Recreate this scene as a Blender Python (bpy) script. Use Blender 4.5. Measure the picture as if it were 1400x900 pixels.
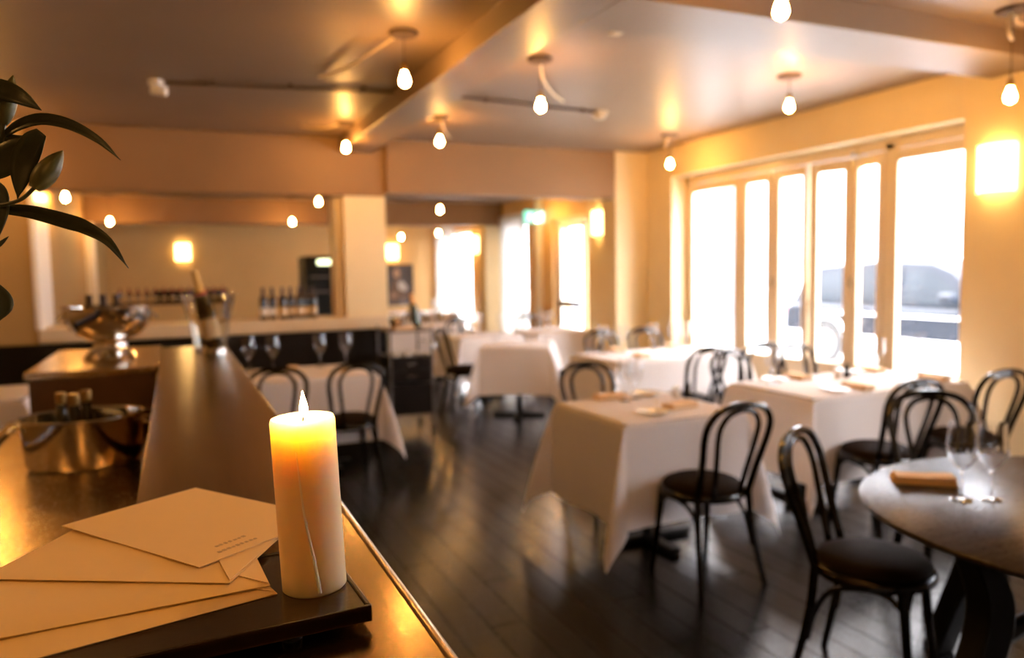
import bpy, bmesh, math, random
from mathutils import Vector, Matrix, Euler
for o in list(bpy.data.objects): bpy.data.objects.remove(o)
S = bpy.context.scene
COL = S.collection
R = math.radians
sin, cos, pi = math.sin, math.cos, math.pi

# ------------------------------------------------------------------ camera
FPX = 1046.0
YAW, PITCH, ROLL, EYE = R(23.7), R(-4.4), R(1.0), 1.5
fw = Vector((sin(YAW)*cos(PITCH), cos(YAW)*cos(PITCH), sin(PITCH)))
r0 = Vector((cos(YAW), -sin(YAW), 0)); u0 = r0.cross(fw)
rt = r0*cos(ROLL) - u0*sin(ROLL); up = rt.cross(fw)
cd = bpy.data.cameras.new('camera'); cam = bpy.data.objects.new('camera', cd); COL.objects.link(cam)
cam.matrix_world = Matrix(((rt.x, up.x, -fw.x, 0), (rt.y, up.y, -fw.y, 0), (rt.z, up.z, -fw.z, EYE), (0, 0, 0, 1)))
cd.sensor_width = 36; cd.lens = FPX/1400*36; cd.clip_start = .02; cd.clip_end = 200
cd.dof.use_dof = True; cd.dof.focus_distance = .97; cd.dof.aperture_fstop = 2.7
S.camera = cam

# ------------------------------------------------------------------ sky, exposure, daylight
SKY = 46.0
BULB = 290.0
SCONCE = 8.0
FLAME = 360.0
w = bpy.data.worlds.new('overcast_sky'); S.world = w; w.use_nodes = True
wn = w.node_tree.nodes; wl = w.node_tree.links
bgn = wn['Background']; tc = wn.new('ShaderNodeTexCoord'); sx = wn.new('ShaderNodeSeparateXYZ'); cr = wn.new('ShaderNodeValToRGB')
wl.new(tc.outputs['Generated'], sx.inputs[0]); wl.new(sx.outputs['Z'], cr.inputs[0])
cr.color_ramp.elements[0].color = (.31, .305, .33, 1); cr.color_ramp.elements[1].color = (1, .955, .985, 1)      # overcast sky: three times brighter overhead than at the horizon
wl.new(cr.outputs[0], bgn.inputs[0]); bgn.inputs[1].default_value = SKY
def portal(x, y, z, sy, sz):
    l = bpy.data.lights.new('daylight_portal', 'AREA'); l.shape = 'RECTANGLE'; l.size = sz; l.size_y = sy
    l.cycles.is_portal = True
    o = bpy.data.objects.new('daylight_portal', l); COL.objects.link(o)
    o.location = (x, y, z); o.rotation_euler = (0, R(90), 0)       # -Z of the light looks to -X
portal(5.40, 5.4, 1.4, 3.3, 2.0)
portal(5.12, 9.45, 1.2, 1.2, 2.1)
portal(5.12, 14.25, 1.3, 1.9, 2.0)
portal(5.12, 11.3, 1.3, .9, 2.0)
portal(5.40, 1.2, 1.5, 1.9, 1.7)
vs = S.view_settings
S.display_settings.display_device = 'sRGB'
vs.view_transform = 'Standard'; vs.look = 'None'; vs.exposure = 0.65; vs.gamma = 1.0; vs.use_curve_mapping = False

# ------------------------------------------------------------------ materials
def mat(name, col, rough=.5, metal=0., bump=0., bscale=40., var=0., vscale=8., spec=.5, emit=None, sss=0., stretch=None, objvar=0., coat=0., rvar=0.):
    m = bpy.data.materials.new(name); m.use_nodes = True
    nt = m.node_tree; n = nt.nodes; l = nt.links; b = n['Principled BSDF']
    b.inputs['Base Color'].default_value = (*col, 1); b.inputs['Roughness'].default_value = rough
    b.inputs['Metallic'].default_value = metal; b.inputs['Specular IOR Level'].default_value = spec
    b.inputs['Coat Weight'].default_value = coat; b.inputs['Coat Roughness'].default_value = .15
    if emit: b.inputs['Emission Color'].default_value = (*emit[0], 1); b.inputs['Emission Strength'].default_value = emit[1]
    if sss: b.inputs['Subsurface Weight'].default_value = 1; b.inputs['Subsurface Radius'].default_value = (1, .82, .55); b.inputs['Subsurface Scale'].default_value = sss
    if bump or var or rvar or objvar:
        t = n.new('ShaderNodeTexCoord'); mp = n.new('ShaderNodeMapping'); l.new(t.outputs['Object'], mp.inputs[0])
        if stretch: mp.inputs['Scale'].default_value = stretch
        src = None
        if var or objvar:
            nz = n.new('ShaderNodeTexNoise'); nz.inputs['Scale'].default_value = vscale; nz.inputs['Detail'].default_value = 5
            l.new(mp.outputs[0], nz.inputs[0])
            hv = n.new('ShaderNodeHueSaturation'); hv.inputs['Color'].default_value = (*col, 1)
            mr = n.new('ShaderNodeMapRange'); mr.inputs['To Min'].default_value = 1-var; mr.inputs['To Max'].default_value = 1+var
            mr.inputs['From Min'].default_value = .3; mr.inputs['From Max'].default_value = .7
            l.new(nz.outputs[0], mr.inputs[0]); val = mr.outputs[0]
            if objvar:
                oi = n.new('ShaderNodeObjectInfo'); m2 = n.new('ShaderNodeMapRange'); m2.inputs['To Min'].default_value = 1-objvar; m2.inputs['To Max'].default_value = 1+objvar
                l.new(oi.outputs['Random'], m2.inputs[0]); mm = n.new('ShaderNodeMath'); mm.operation = 'MULTIPLY'
                l.new(val, mm.inputs[0]); l.new(m2.outputs[0], mm.inputs[1]); val = mm.outputs[0]
            l.new(val, hv.inputs['Value']); l.new(hv.outputs[0], b.inputs['Base Color'])
        if bump or rvar:
            nb = n.new('ShaderNodeTexNoise'); nb.inputs['Scale'].default_value = bscale; nb.inputs['Detail'].default_value = 4
            l.new(mp.outputs[0], nb.inputs[0])
            if bump:
                bp = n.new('ShaderNodeBump'); bp.inputs['Strength'].default_value = bump; bp.inputs['Distance'].default_value = .01
                l.new(nb.outputs[0], bp.inputs['Height']); l.new(bp.outputs[0], b.inputs['Normal'])
            if rvar:
                mr = n.new('ShaderNodeMapRange'); mr.inputs['To Min'].default_value = max(.02, rough-rvar); mr.inputs['To Max'].default_value = rough+rvar
                mr.inputs['From Min'].default_value = .3; mr.inputs['From Max'].default_value = .7
                l.new(nb.outputs[0], mr.inputs[0]); l.new(mr.outputs[0], b.inputs['Roughness'])
    return m
def glassmat(name, tint=(1, 1, 1), refl=.95, rough=.0, refl0=.07):
    m = bpy.data.materials.new(name); m.use_nodes = True
    nt = m.node_tree; n = nt.nodes; l = nt.links; n.remove(n['Principled BSDF'])
    tr = n.new('ShaderNodeBsdfTransparent'); tr.inputs[0].default_value = (*tint, 1)
    gl = n.new('ShaderNodeBsdfGlossy'); gl.inputs['Roughness'].default_value = rough
    gl.inputs[0].default_value = (refl, refl, refl, 1)
    lw = n.new('ShaderNodeLayerWeight'); pw = n.new('ShaderNodeMath'); pw.operation = 'POWER'; pw.inputs[1].default_value = 2.6
    l.new(lw.outputs['Facing'], pw.inputs[0]); fr = n.new('ShaderNodeMapRange'); fr.inputs['To Min'].default_value = refl0; fr.inputs['To Max'].default_value = .95
    l.new(pw.outputs[0], fr.inputs[0])
    mx = n.new('ShaderNodeMixShader'); l.new(fr.outputs[0], mx.inputs[0]); l.new(tr.outputs[0], mx.inputs[1]); l.new(gl.outputs[0], mx.inputs[2])
    l.new(mx.outputs[0], n['Material Output'].inputs[0])
    return m
def netmat(name):
    m = bpy.data.materials.new(name); m.use_nodes = True
    n = m.node_tree.nodes; l = m.node_tree.links; n.remove(n['Principled BSDF'])
    d = n.new('ShaderNodeBsdfDiffuse'); t = n.new('ShaderNodeBsdfTranslucent'); x = n.new('ShaderNodeMixShader')
    for q in (d, t): q.inputs[0].default_value = (.62, .61, .58, 1)
    x.inputs[0].default_value = .3; l.new(d.outputs[0], x.inputs[1]); l.new(t.outputs[0], x.inputs[2]); l.new(x.outputs[0], n['Material Output'].inputs[0])
    return m
def clothmat(name, col, *a, **k):
    m = mat(name, col, *a, **k); n = m.node_tree.nodes; l = m.node_tree.links
    t = n.new('ShaderNodeBsdfTranslucent'); t.inputs[0].default_value = (*col, 1); x = n.new('ShaderNodeMixShader'); x.inputs[0].default_value = .2
    l.new(n['Principled BSDF'].outputs[0], x.inputs[1]); l.new(t.outputs[0], x.inputs[2]); l.new(x.outputs[0], n['Material Output'].inputs[0])
    return m
def refrmat(name):
    m = bpy.data.materials.new(name); m.use_nodes = True
    b = m.node_tree.nodes['Principled BSDF']; b.inputs['Base Color'].default_value = (.98, .98, .98, 1)
    b.inputs['Roughness'].default_value = .0; b.inputs['IOR'].default_value = 1.5; b.inputs['Transmission Weight'].default_value = 1
    return m
def emat(name, col, st):
    m = bpy.data.materials.new(name); m.use_nodes = True
    n = m.node_tree.nodes; l = m.node_tree.links; n.remove(n['Principled BSDF'])
    e = n.new('ShaderNodeEmission'); e.inputs[0].default_value = (*col, 1); e.inputs[1].default_value = st
    l.new(e.outputs[0], n['Material Output'].inputs[0])
    return m
M = dict(
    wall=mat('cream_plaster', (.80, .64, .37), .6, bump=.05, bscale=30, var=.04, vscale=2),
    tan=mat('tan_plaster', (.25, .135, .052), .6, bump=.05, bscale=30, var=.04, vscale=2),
    gold=mat('golden_plaster', (.70, .46, .19), .6, bump=.05, bscale=30, var=.04, vscale=2),
    wall_shaded=mat('shaded_wall_plaster', (.40, .25, .085), .6, bump=.05, bscale=30, var=.04, vscale=2),  # wall paint darkened: the dimness of the left side is put into the colour
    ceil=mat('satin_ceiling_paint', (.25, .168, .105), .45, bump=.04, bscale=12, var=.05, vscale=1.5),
    trim=mat('cream_gloss_paint', (.68, .54, .35), .35),
    white=mat('white_gloss_paint', (.85, .83, .78), .35),
    board=mat('black_stained_floorboard', (.006, .0055, .0055), .21, bump=.10, bscale=30, var=.35, vscale=6, stretch=(8, .5, 1), objvar=.18, rvar=.07, spec=.26),
    subfloor=mat('dark_subfloor', (.012, .011, .010), .8),
    lacquer=mat('black_lacquered_bentwood', (.005, .004, .0038), .2, var=.2, vscale=20, spec=.4),
    leather=mat('dark_brown_leather', (.014, .008, .005), .6, bump=.15, bscale=120, var=.25, vscale=9, spec=.02),
    linen=clothmat('white_linen', (.87, .82, .80), .85, bump=.08, bscale=350, spec=.15),
    napkin=mat('folded_linen', (.82, .58, .34), .85, bump=.1, bscale=300, spec=.15),
    napkinw=mat('cream_linen', (.78, .62, .42), .85, bump=.1, bscale=300, spec=.15),
    steel=mat('brushed_steel', (.29, .195, .10), .19, 1., bump=.03, bscale=160, var=.10, vscale=9, stretch=(9, .6, 1), rvar=.05),
    steeln=mat('scratched_steel', (.62, .46, .27), .22, 1., bump=.06, bscale=120, var=.12, vscale=10, rvar=.07),
    silver=mat('polished_silver', (.74, .73, .72), .07, 1., bump=.05, bscale=25),
    chrome=mat('chrome', (.75, .74, .72), .12, 1.),
    brass=mat('aged_brass', (.45, .28, .10), .35, 1.),
    black=mat('black_paint', (.006, .0055, .005), .45, spec=.2),
    panel=mat('dark_stained_panel', (.008, .0055, .0045), .42, var=.3, vscale=5, stretch=(1, 1, .2), spec=.15),
    walnut=mat('brown_wood', (.085, .040, .017), .4, var=.3, vscale=6, stretch=(1, 6, 1)),
    darktop=mat('dark_table_wood', (.040, .028, .021), .30, bump=.015, bscale=40, var=.35, vscale=5, stretch=(1, 9, 1), rvar=.05, spec=.12),
    tray=mat('dark_lacquer_tray', (.030, .016, .009), .22, bump=.03, bscale=60, var=.3, vscale=7),
    paper=mat('cream_envelope_paper', (.92, .68, .35), .8, bump=.05, bscale=90, spec=.2),
    ink=mat('embossed_mark', (.60, .42, .23), .7),
    wax=mat('ivory_wax', (.86, .66, .40), .42, sss=.07, bump=.04, bscale=25),
    waxdrip=mat('pale_wax', (.90, .80, .62), .4, sss=.008),
    wick=mat('charred_wick', (.02, .012, .008), .9),
    leaf=mat('dark_lily_leaf', (.020, .026, .010), .38, bump=.1, bscale=40, var=.3, vscale=20),
    bud=mat('lily_bud_green', (.085, .085, .028), .42, var=.3, vscale=25, stretch=(3, 3, .5)),
    stem=mat('plant_stem', (.03, .035, .014), .5),
    glass=refrmat('clear_glass'),
    pane=glassmat('window_glass', (.97, .98, .98), refl0=.03),
    acrylic=glassmat('clear_acrylic', (.95, .94, .90)),
    greenglass=mat('green_bottle_glass', (.012, .030, .010), .08, coat=.5),
    darkglass=mat('dark_bottle_glass', (.008, .007, .005), .07, coat=.5),
    foilo=mat('orange_foil', (.60, .26, .05), .35, .4),
    foilg=mat('gold_foil', (.60, .40, .13), .35, .3),
    foilr=mat('red_foil', (.25, .02, .015), .35, .3),
    foild=mat('dark_foil', (.03, .012, .012), .4),
    label=mat('bottle_label', (.66, .52, .34), .7),
    labelw=mat('pale_bottle_label', (.72, .68, .62), .7),
    china=mat('white_china', (.82, .80, .76), .18),
    cordm=mat('brown_fabric_cord', (.10, .06, .035), .7),
    cordp=mat('pale_cord', (.85, .66, .40), .6),
    bulb=emat('glowing_bulb', (1.0, .48, .115), BULB),
    sconce=emat('glowing_shade', (1.0, .62, .22), SCONCE),
    flame=emat('candle_flame', (1.0, .64, .28), FLAME),
    pict=mat('dark_canvas', (.035, .027, .030), .5, var=.3, vscale=6),
    skin=mat('painted_flesh', (.34, .20, .12), .6), pcloth=mat('painted_cloth', (.42, .38, .36), .6),
    carp=mat('dark_car_paint', (.010, .013, .019), .35, spec=.12),
    carw=mat('car_window', (.012, .016, .021), .2, spec=.12), tyre=mat('rubber', (.015, .015, .016), .8),
    caral=mat('alloy', (.55, .56, .58), .3, .8), carred=mat('red_lamp', (.35, .02, .02), .2), carlt=mat('pale_trim_and_reflection', (.66, .70, .75), .3),
    paving=mat('pale_paving', (.34, .36, .38), .8, var=.06, vscale=3), road=mat('pale_road', (.30, .32, .35), .85, var=.08, vscale=2),
    facade=mat('pale_facade', (.42, .43, .45), .8, var=.04, vscale=1), facw=mat('facade_window', (.42, .46, .50), .15),
    signg=emat('sign_green', (.16, .62, .40), 1.5), signw=emat('sign_white', (.85, 1.0, .92), 2.2),
    net=netmat('net_fabric'),
    lamp=emat('fridge_lamp', (.95, 1, .55), 2.6),
    grey=mat('grey_metal', (.14, .13, .125), .4, .6),
)

# ------------------------------------------------------------------ mesh helpers
class MB:
    def __init__(s): s.v = []; s.f = []
    def add(s, vs_, fs):
        k = len(s.v); s.v += [tuple(p) for p in vs_]; s.f += [tuple(i+k for i in f) for f in fs]; return s
    def box(s, x0, x1, y0, y1, z0, z1):
        return s.add([(x0,y0,z0),(x1,y0,z0),(x1,y1,z0),(x0,y1,z0),(x0,y0,z1),(x1,y0,z1),(x1,y1,z1),(x0,y1,z1)],
                     [(0,3,2,1),(4,5,6,7),(0,1,5,4),(1,2,6,5),(2,3,7,6),(3,0,4,7)])
    def obox(s, a, b, wd, ht):                       # box between two points, wd sideways, ht vertical
        a, b = Vector(a), Vector(b); d = (b-a).normalized()
        sd = d.cross(Vector((0,0,1))); sd = sd.normalized() if sd.length > 1e-4 else Vector((1,0,0)); u = sd.cross(d)
        P = []
        for p in (a, b):
            for i, j in ((-1,-1),(1,-1),(1,1),(-1,1)): P.append(p + sd*i*wd/2 + u*j*ht/2)
        return s.add(P, [(0,3,2,1),(4,5,6,7),(0,1,5,4),(1,2,6,5),(2,3,7,6),(3,0,4,7)])
    def lathe(s, prof, n=24, c=(0,0,0), caps=True, sx=1, sy=1):
        V = []; F = []; m = len(prof)
        for (r, z) in prof:
            for k in range(n):
                a = 2*pi*k/n; V.append((c[0]+r*cos(a)*sx, c[1]+r*sin(a)*sy, c[2]+z))
        for i in range(m-1):
            for k in range(n):
                k2 = (k+1) % n; F.append((i*n+k, i*n+k2, (i+1)*n+k2, (i+1)*n+k))
        if caps: F.append(tuple(range(n-1, -1, -1))); F.append(tuple((m-1)*n+k for k in range(n)))
        return s.add(V, F)
    def tube(s, pts, r, n=8, caps=True):
        pts = [Vector(p) for p in pts]; m = len(pts)
        rs = r if isinstance(r, (list, tuple)) else [r]*m
        if len(rs) != m: rs = [rs[0] + (rs[-1]-rs[0])*i/(m-1) for i in range(m)]
        T = [(pts[min(i+1, m-1)]-pts[max(i-1, 0)]).normalized() for i in range(m)]
        up_ = Vector((0,0,1)) if abs(T[0].z) < .9 else Vector((1,0,0))
        nn = (up_ - T[0]*up_.dot(T[0])).normalized(); V = []; F = []
        for i in range(m):
            nn = (nn - T[i]*nn.dot(T[i])).normalized(); bb = T[i].cross(nn)
            for k in range(n):
                a = 2*pi*k/n; V.append(pts[i] + (nn*cos(a)+bb*sin(a))*rs[i])
        for i in range(m-1):
            for k in range(n):
                k2 = (k+1) % n; F.append((i*n+k, i*n+k2, (i+1)*n+k2, (i+1)*n+k))
        if caps: F.append(tuple(range(n-1, -1, -1))); F.append(tuple((m-1)*n+k for k in range(n)))
        return s.add(V, F)
    def prism(s, poly, a0, a1, axis='x'):            # polygon in the two other axes
        def P(u, v, t): return {'x': (t,u,v), 'y': (u,t,v), 'z': (u,v,t)}[axis]
        n = len(poly); V = [P(u,v,a0) for u,v in poly]+[P(u,v,a1) for u,v in poly]
        F = [tuple(range(n-1,-1,-1)), tuple(range(n,2*n))]+[(i,(i+1)%n,n+(i+1)%n,n+i) for i in range(n)]
        return s.add(V, F)
    def build(s, name, m, parent=None, smooth=True, bevel=0, solid=0, loc=None):
        me = bpy.data.meshes.new(name); me.from_pydata(s.v, [], s.f); me.update()
        bm = bmesh.new(); bm.from_mesh(me); bmesh.ops.recalc_face_normals(bm, faces=bm.faces); bm.to_mesh(me); bm.free()
        me.materials.append(m)
        if smooth: me.shade_smooth(); me.set_sharp_from_angle(angle=R(38))
        o = bpy.data.objects.new(name, me); COL.objects.link(o)
        if parent: o.parent = parent
        if loc: o.location = loc
        if solid: md = o.modifiers.new('solid', 'SOLIDIFY'); md.thickness = solid; md.offset = 0
        if bevel: md = o.modifiers.new('bevel', 'BEVEL'); md.width = bevel; md.segments = 2; md.limit_method = 'ANGLE'
        return o
def smooth_path(pts, k=6):
    P = [Vector(p) for p in pts]; P = [P[0]*2-P[1]]+P+[P[-1]*2-P[-2]]; out = []
    for i in range(1, len(P)-2):
        a, b, c, d = P[i-1], P[i], P[i+1], P[i+2]
        for j in range(k):
            t = j/k; out.append(.5*((2*b)+(c-a)*t+(2*a-5*b+4*c-d)*t*t+(3*b-a-3*c+d)*t**3))
    out.append(P[-2]); return out
def tag(o, label, cat, group=None, kind=None):
    o['label'] = label; o['category'] = cat
    if group: o['group'] = group
    if kind: o['kind'] = kind
    return o
def thing(name, label, cat, loc=(0,0,0), rz=0, group=None):
    o = bpy.data.objects.new(name, None); COL.objects.link(o); o.location = loc; o.rotation_euler = (0,0,rz)
    o.empty_display_size = .05
    return tag(o, label, cat, group)
def struct(o): o['kind'] = 'structure'; return o
def copy_tree(o, parent=None):
    c = o.copy(); COL.objects.link(c)
    if parent: c.parent = parent
    for ch in list(o.children): copy_tree(ch, c)
    return c
PROTO = {}
def place(key, maker, label, loc, rz=0, group=None, scale=None):
    if key not in PROTO: PROTO[key] = maker(); o = PROTO[key]
    else: o = copy_tree(PROTO[key])
    o.location = loc; o.rotation_euler = (0,0,rz); o['label'] = label
    if group: o['group'] = group
    elif 'group' in o: del o['group']
    if scale: o.scale = (scale,)*3
    return o

# ------------------------------------------------------------------ the setting
XR, YF, ZC, ZS, YB2, YB3 = 5.04, 7.6, 2.82, 2.68, 11.8, 15.5
random.seed(3)
floor = struct(MB().box(-3.3, 5.5, -3.2, 7.7, -.14, -.034).build('floor', M['subfloor'], smooth=False))
bw, bl = .15, 2.1
bmesh_board = MB().box(-bw/2+.0013, bw/2-.0013, -bl/2+.002, bl/2-.002, -.032, 0).build('floorboard', M['board'], floor, smooth=False, bevel=.002)
first = True
x = -3.2 + bw/2; row = 0
while x < 5.45:
    y = -2.6 - [0, .8, .35, 1.3][row % 4]
    while y < 7.7:
        y0 = y + bl/2
        if (x > .1 or y0 > 4) and y0+bl/2 > -.3 and not (x < .1 and y0 < 5):
            o = bmesh_board if first else bmesh_board.copy()
            if not first: COL.objects.link(o)
            first = False
            if y0+bl/2 > 7.72: y0 = 7.72-bl/2 - .001*(row % 3)
            o.location = (x, y0, -.0004*random.random())
        y += bl
    x += bw; row += 1
mb = MB(); x = -1.2
while x < 5.2:
    for k in range(4): mb.box(x+.002, x+bw-.002, 7.73+k*2+.002, 9.73+k*2-.002, -.032, 0)
    x += bw
rf = struct(MB().box(-1.4, 5.5, 7.7, 15.7, -.14, -.034).build('floor_rear', M['subfloor'], smooth=False))
o = mb.build('floorboards', M['board'], rf, smooth=False); o['kind'] = 'stuff'

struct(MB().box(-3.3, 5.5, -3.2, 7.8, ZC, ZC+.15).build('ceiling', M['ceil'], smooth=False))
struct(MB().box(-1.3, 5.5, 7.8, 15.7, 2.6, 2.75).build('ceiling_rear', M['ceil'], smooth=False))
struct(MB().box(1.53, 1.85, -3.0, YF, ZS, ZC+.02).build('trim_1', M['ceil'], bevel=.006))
b2 = MB().box(1.85, 4.95, 2.93, 3.38, ZS-.001, ZC+.02).build('trim_2', M['ceil'], bevel=.006); struct(b2)
struct(MB().box(-3.2, -3.05, -3.2, 7.8, 0, ZC).build('wall_left', M['wall_shaded'], smooth=False))
struct(MB().box(-3.2, 5.3, -3.2, -3.05, 0, ZC).build('wall_front', M['wall_shaded'], smooth=False))
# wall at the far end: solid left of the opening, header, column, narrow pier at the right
struct(MB().box(-3.05, -1.08, YF, YF+.75, 0, ZC).build('wall_far_left', M['wall_shaded'], smooth=False))
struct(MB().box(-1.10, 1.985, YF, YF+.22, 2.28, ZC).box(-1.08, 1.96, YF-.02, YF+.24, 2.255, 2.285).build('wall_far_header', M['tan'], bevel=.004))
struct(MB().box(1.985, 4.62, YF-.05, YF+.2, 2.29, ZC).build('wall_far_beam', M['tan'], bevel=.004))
struct(MB().box(1.55, 1.97, YF, YF+.40, 0, 2.285).build('wall_far_column', M['wall'], bevel=.004))
struct(MB().box(1.47, 1.55, YF+.06, YF+.34, 1.06, 2.26).build('trim_3', M['trim'], bevel=.004))
struct(MB().box(4.62, 5.06, YF-.06, YF+.24, 0, ZC).build('wall_far_right', M['wall'], bevel=.004))
hw = struct(MB().box(-1.08, 1.96, YF, YF+.24, 0, .95).build('wall_half', M['wall'], smooth=False))
MB().box(-1.08, 1.955, YF-.03, YF+.46, .945, 1.062).build('ledge', M['trim'], hw, bevel=.006)
struct(MB().box(-1.10, -1.055, YF-.015, YF+.76, 1.06, 2.27).build('trim_4', M['white'], bevel=.005))
# right wall with the window opening Y 3.55-7.1 (and one more frontage beside the camera)
wr = MB()
wr.box(XR, XR+.35, 7.05, 8.93, 0, ZC); wr.box(XR, XR+.35, 3.5, 7.05, 2.49, ZC); wr.box(XR, XR+.35, 3.5, 7.05, 0, .12)
struct(wr.build('wall_right', M['wall'], smooth=False))
struct(MB().box(4.9, 5.39, 2.35, 3.55, 0, ZC).build('wall_right_pier', M['wall'], bevel=.004))
struct(MB().box(4.9, 5.39, -3.1, .3, 0, ZC).box(4.9, 5.39, .3, 2.1, 2.3, ZC).box(4.9, 5.39, .3, 2.1, 0, .7).box(4.9, 5.39, 2.1, 2.35, 0, ZC).build('wall_right_near', M['wall'], smooth=False))
# rear rooms
wr = MB(); wr.box(XR, XR+.3, 9.98, 10.85, 0, 2.65); wr.box(XR, XR+.3, 11.75, 13.3, 0, 2.65); wr.box(XR, XR+.3, 10.85, 11.75, 2.27, 2.65); wr.box(XR, XR+.3, 10.85, 11.75, 0, .3); wr.box(XR, XR+.3, 8.93, 9.98, 2.22, 2.65); wr.box(XR, XR+.3, 15.2, 15.8, 0, 2.65)
wr.box(XR, XR+.3, 13.3, 15.2, 2.27, 2.65); wr.box(XR, XR+.3, 13.3, 15.2, 0, .35)
struct(wr.build('wall_right_rear', M['gold'], smooth=False))
struct(MB().box(-1.3, -1.08, 8.35, 15.6, 0, 2.65).build('wall_left_rear', M['wall_shaded'], smooth=False))
struct(MB().box(-1.3, 5.4, YB3, YB3+.15, 0, 2.65).build('wall_back', M['gold'], smooth=False))
struct(MB().box(-1.08, XR, YB2, YB2+.35, 2.235, 2.62).build('trim_5', M['tan'], bevel=.004))
struct(MB().box(-1.10, -.98, YB2-.02, YB2+.33, 0, 2.24).build('trim_6', M['white'], bevel=.004))
struct(MB().box(4.72, 5.06, YB2, YB2+.30, 0, 2.24).build('wall_rear_pier', M['wall'], bevel=.004))
struct(MB().box(4.97, 5.06, 10.30, 10.42, 0, 2.6).build('trim_7', M['white'], bevel=.006))

# window_1: recess, frame and folding leaves
XW = 5.25
win = struct(MB().box(XW-.02, XW+.06, 7.02, 7.10, .12, 2.49).box(XW-.02, XW+.06, 3.5, 3.58, .12, 2.49)
             .box(XW-.02, XW+.138, 3.5, 7.1, 2.40, 2.495).box(XW-.02, XW+.138, 3.5, 7.1, .10, .16)
             .box(XW-.02, XW+.06, 4.365, 4.455, .12, 2.45).build('window_1', M['trim'], bevel=.004))
def leaf_at(a, b, sl=.075, sr=.075, tb=.09):
    """one glazed leaf between plan points a (far) and b (near): sash (> stiles and rails) and pane"""
    a = Vector((a[0], a[1], 0)); b = Vector((b[0], b[1], 0)); L = (b-a).length; ang = math.atan2((b-a).y, (b-a).x)
    f = MB(); f.box(0, sl, -.022, .022, .17, 2.395); f.box(L-sr, L, -.022, .022, .17, 2.395)
    f.box(sl, L-sr, -.022, .022, 2.395-tb, 2.395); f.box(sl, L-sr, -.022, .022, .17, .64)
    s_ = f.build('sash', M['trim'], win, bevel=.004); s_.location = (a.x, a.y, 0); s_.rotation_euler = (0,0,ang)
    MB().box(sl-.005, L-sr+.005, -.004, .004, .63, 2.31).build('pane', M['pane'], s_, smooth=False)
    return s_
leaf_at((XW, 7.015), (XW, 6.165), .075, .085)
leaf_at((XW, 6.155), (XW, 5.705), .085, .085)
l3 = leaf_at((XW, 5.695), (XW, 5.265), .075, .07)
leaf_at((XW, 5.245), (XW+.09, 4.86), .075, .075)
leaf_at((XW+.09, 4.85), (XW, 4.46), .075, .075)
leaf_at((XW, 4.362), (XW, 3.585), .03, .045)
MB().tube([(XW-.045, 5.255, 1.35), (XW-.045, 5.255, 2.36)], .009, 8).build('shoot_bolt', M['chrome'], win)
MB().tube([(XW-.045, 5.255, .30), (XW-.045, 5.255, 1.25)], .007, 8).build('lower_bolt', M['grey'], win)
MB().lathe([(.008,0),(.008,.02)], 10).tube([(0,0,.01),(0,0,.13)], .009, 8).build('handle', M['chrome'], win, loc=(XW-.06, 5.20, 1.05))
for yy, xx in ((4.855, XW+.06), (5.70, XW-.03)):
    for z in (.5, 1.3, 2.3): MB().lathe([(.011,0),(.011,.09)], 10).build('hinge', M['chrome'], win, loc=(xx, yy, z))
MB().lathe([(.022,0),(.03,.02),(.02,.035)], 12).build('track_roller', M['chrome'], win, loc=(XW-.035, 4.75, 2.40))
w4 = MB().box(XW-.02, XW+.06, .3, 2.1, 2.22, 2.3).box(XW-.02, XW+.06, .3, 2.1, .7, .78).box(XW-.02, XW+.06, .3, .38, .7, 2.3).box(XW-.02, XW+.06, 2.02, 2.1, .7, 2.3).box(XW-.02, XW+.06, 1.16, 1.24, .7, 2.3)
w4 = struct(w4.build('window_4', M['trim'], bevel=.004))
for a, b in ((.38, 1.16), (1.24, 2.02)): MB().box(XW+.015, XW+.022, a, b, .78, 2.22).build('pane', M['pane'], w4, smooth=False)
# window_3 in the rear room behind a net curtain
w3 = struct(MB().box(XR+.05, XR+.13, 10.85, 10.92, .3, 2.27).box(XR+.05, XR+.13, 11.68, 11.75, .3, 2.27).box(XR+.05, XR+.13, 10.85, 11.75, 2.2, 2.27).box(XR+.05, XR+.13, 10.85, 11.75, .3, .38).build('window_3', M['white'], bevel=.004))
MB().box(XR+.085, XR+.09, 10.92, 11.68, .38, 2.2).build('pane', M['pane'], w3, smooth=False)
def curtain(label, x_, y_, z_, L_, h_):
    V = []; F = []; nn_ = 60
    for i in range(nn_+1):
        a = i/nn_; V += [(x_*0+.018*sin(a*55)+.006*sin(a*131), a*L_, 0), (.030*sin(a*55+.3)+.008*sin(a*120), a*L_, -h_)]
    for i in range(nn_): F.append((2*i, 2*i+2, 2*i+3, 2*i+1))
    cu = thing('net_curtain', label, 'curtain', (x_, y_, z_), 0, 'net curtains in the rear rooms')
    MB().add(V, F).build('fabric', M['net'], cu); MB().tube([(0, -.03, .012), (0, L_+.03, .012)], .01, 8).build('rod', M['white'], cu)
    for a in (.0, L_): MB().tube([(0, a, .012), (.055, a, .012)], .008, 8).build('bracket', M['white'], cu)
curtain('white net curtain left of the exit sign in the rear room', XR-.05, 10.82, 2.36, .96, 2.1)
curtain('white net curtain over the left half of the farthest window', XR-.05, 14.15, 2.36, 1.05, 2.1)
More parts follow.
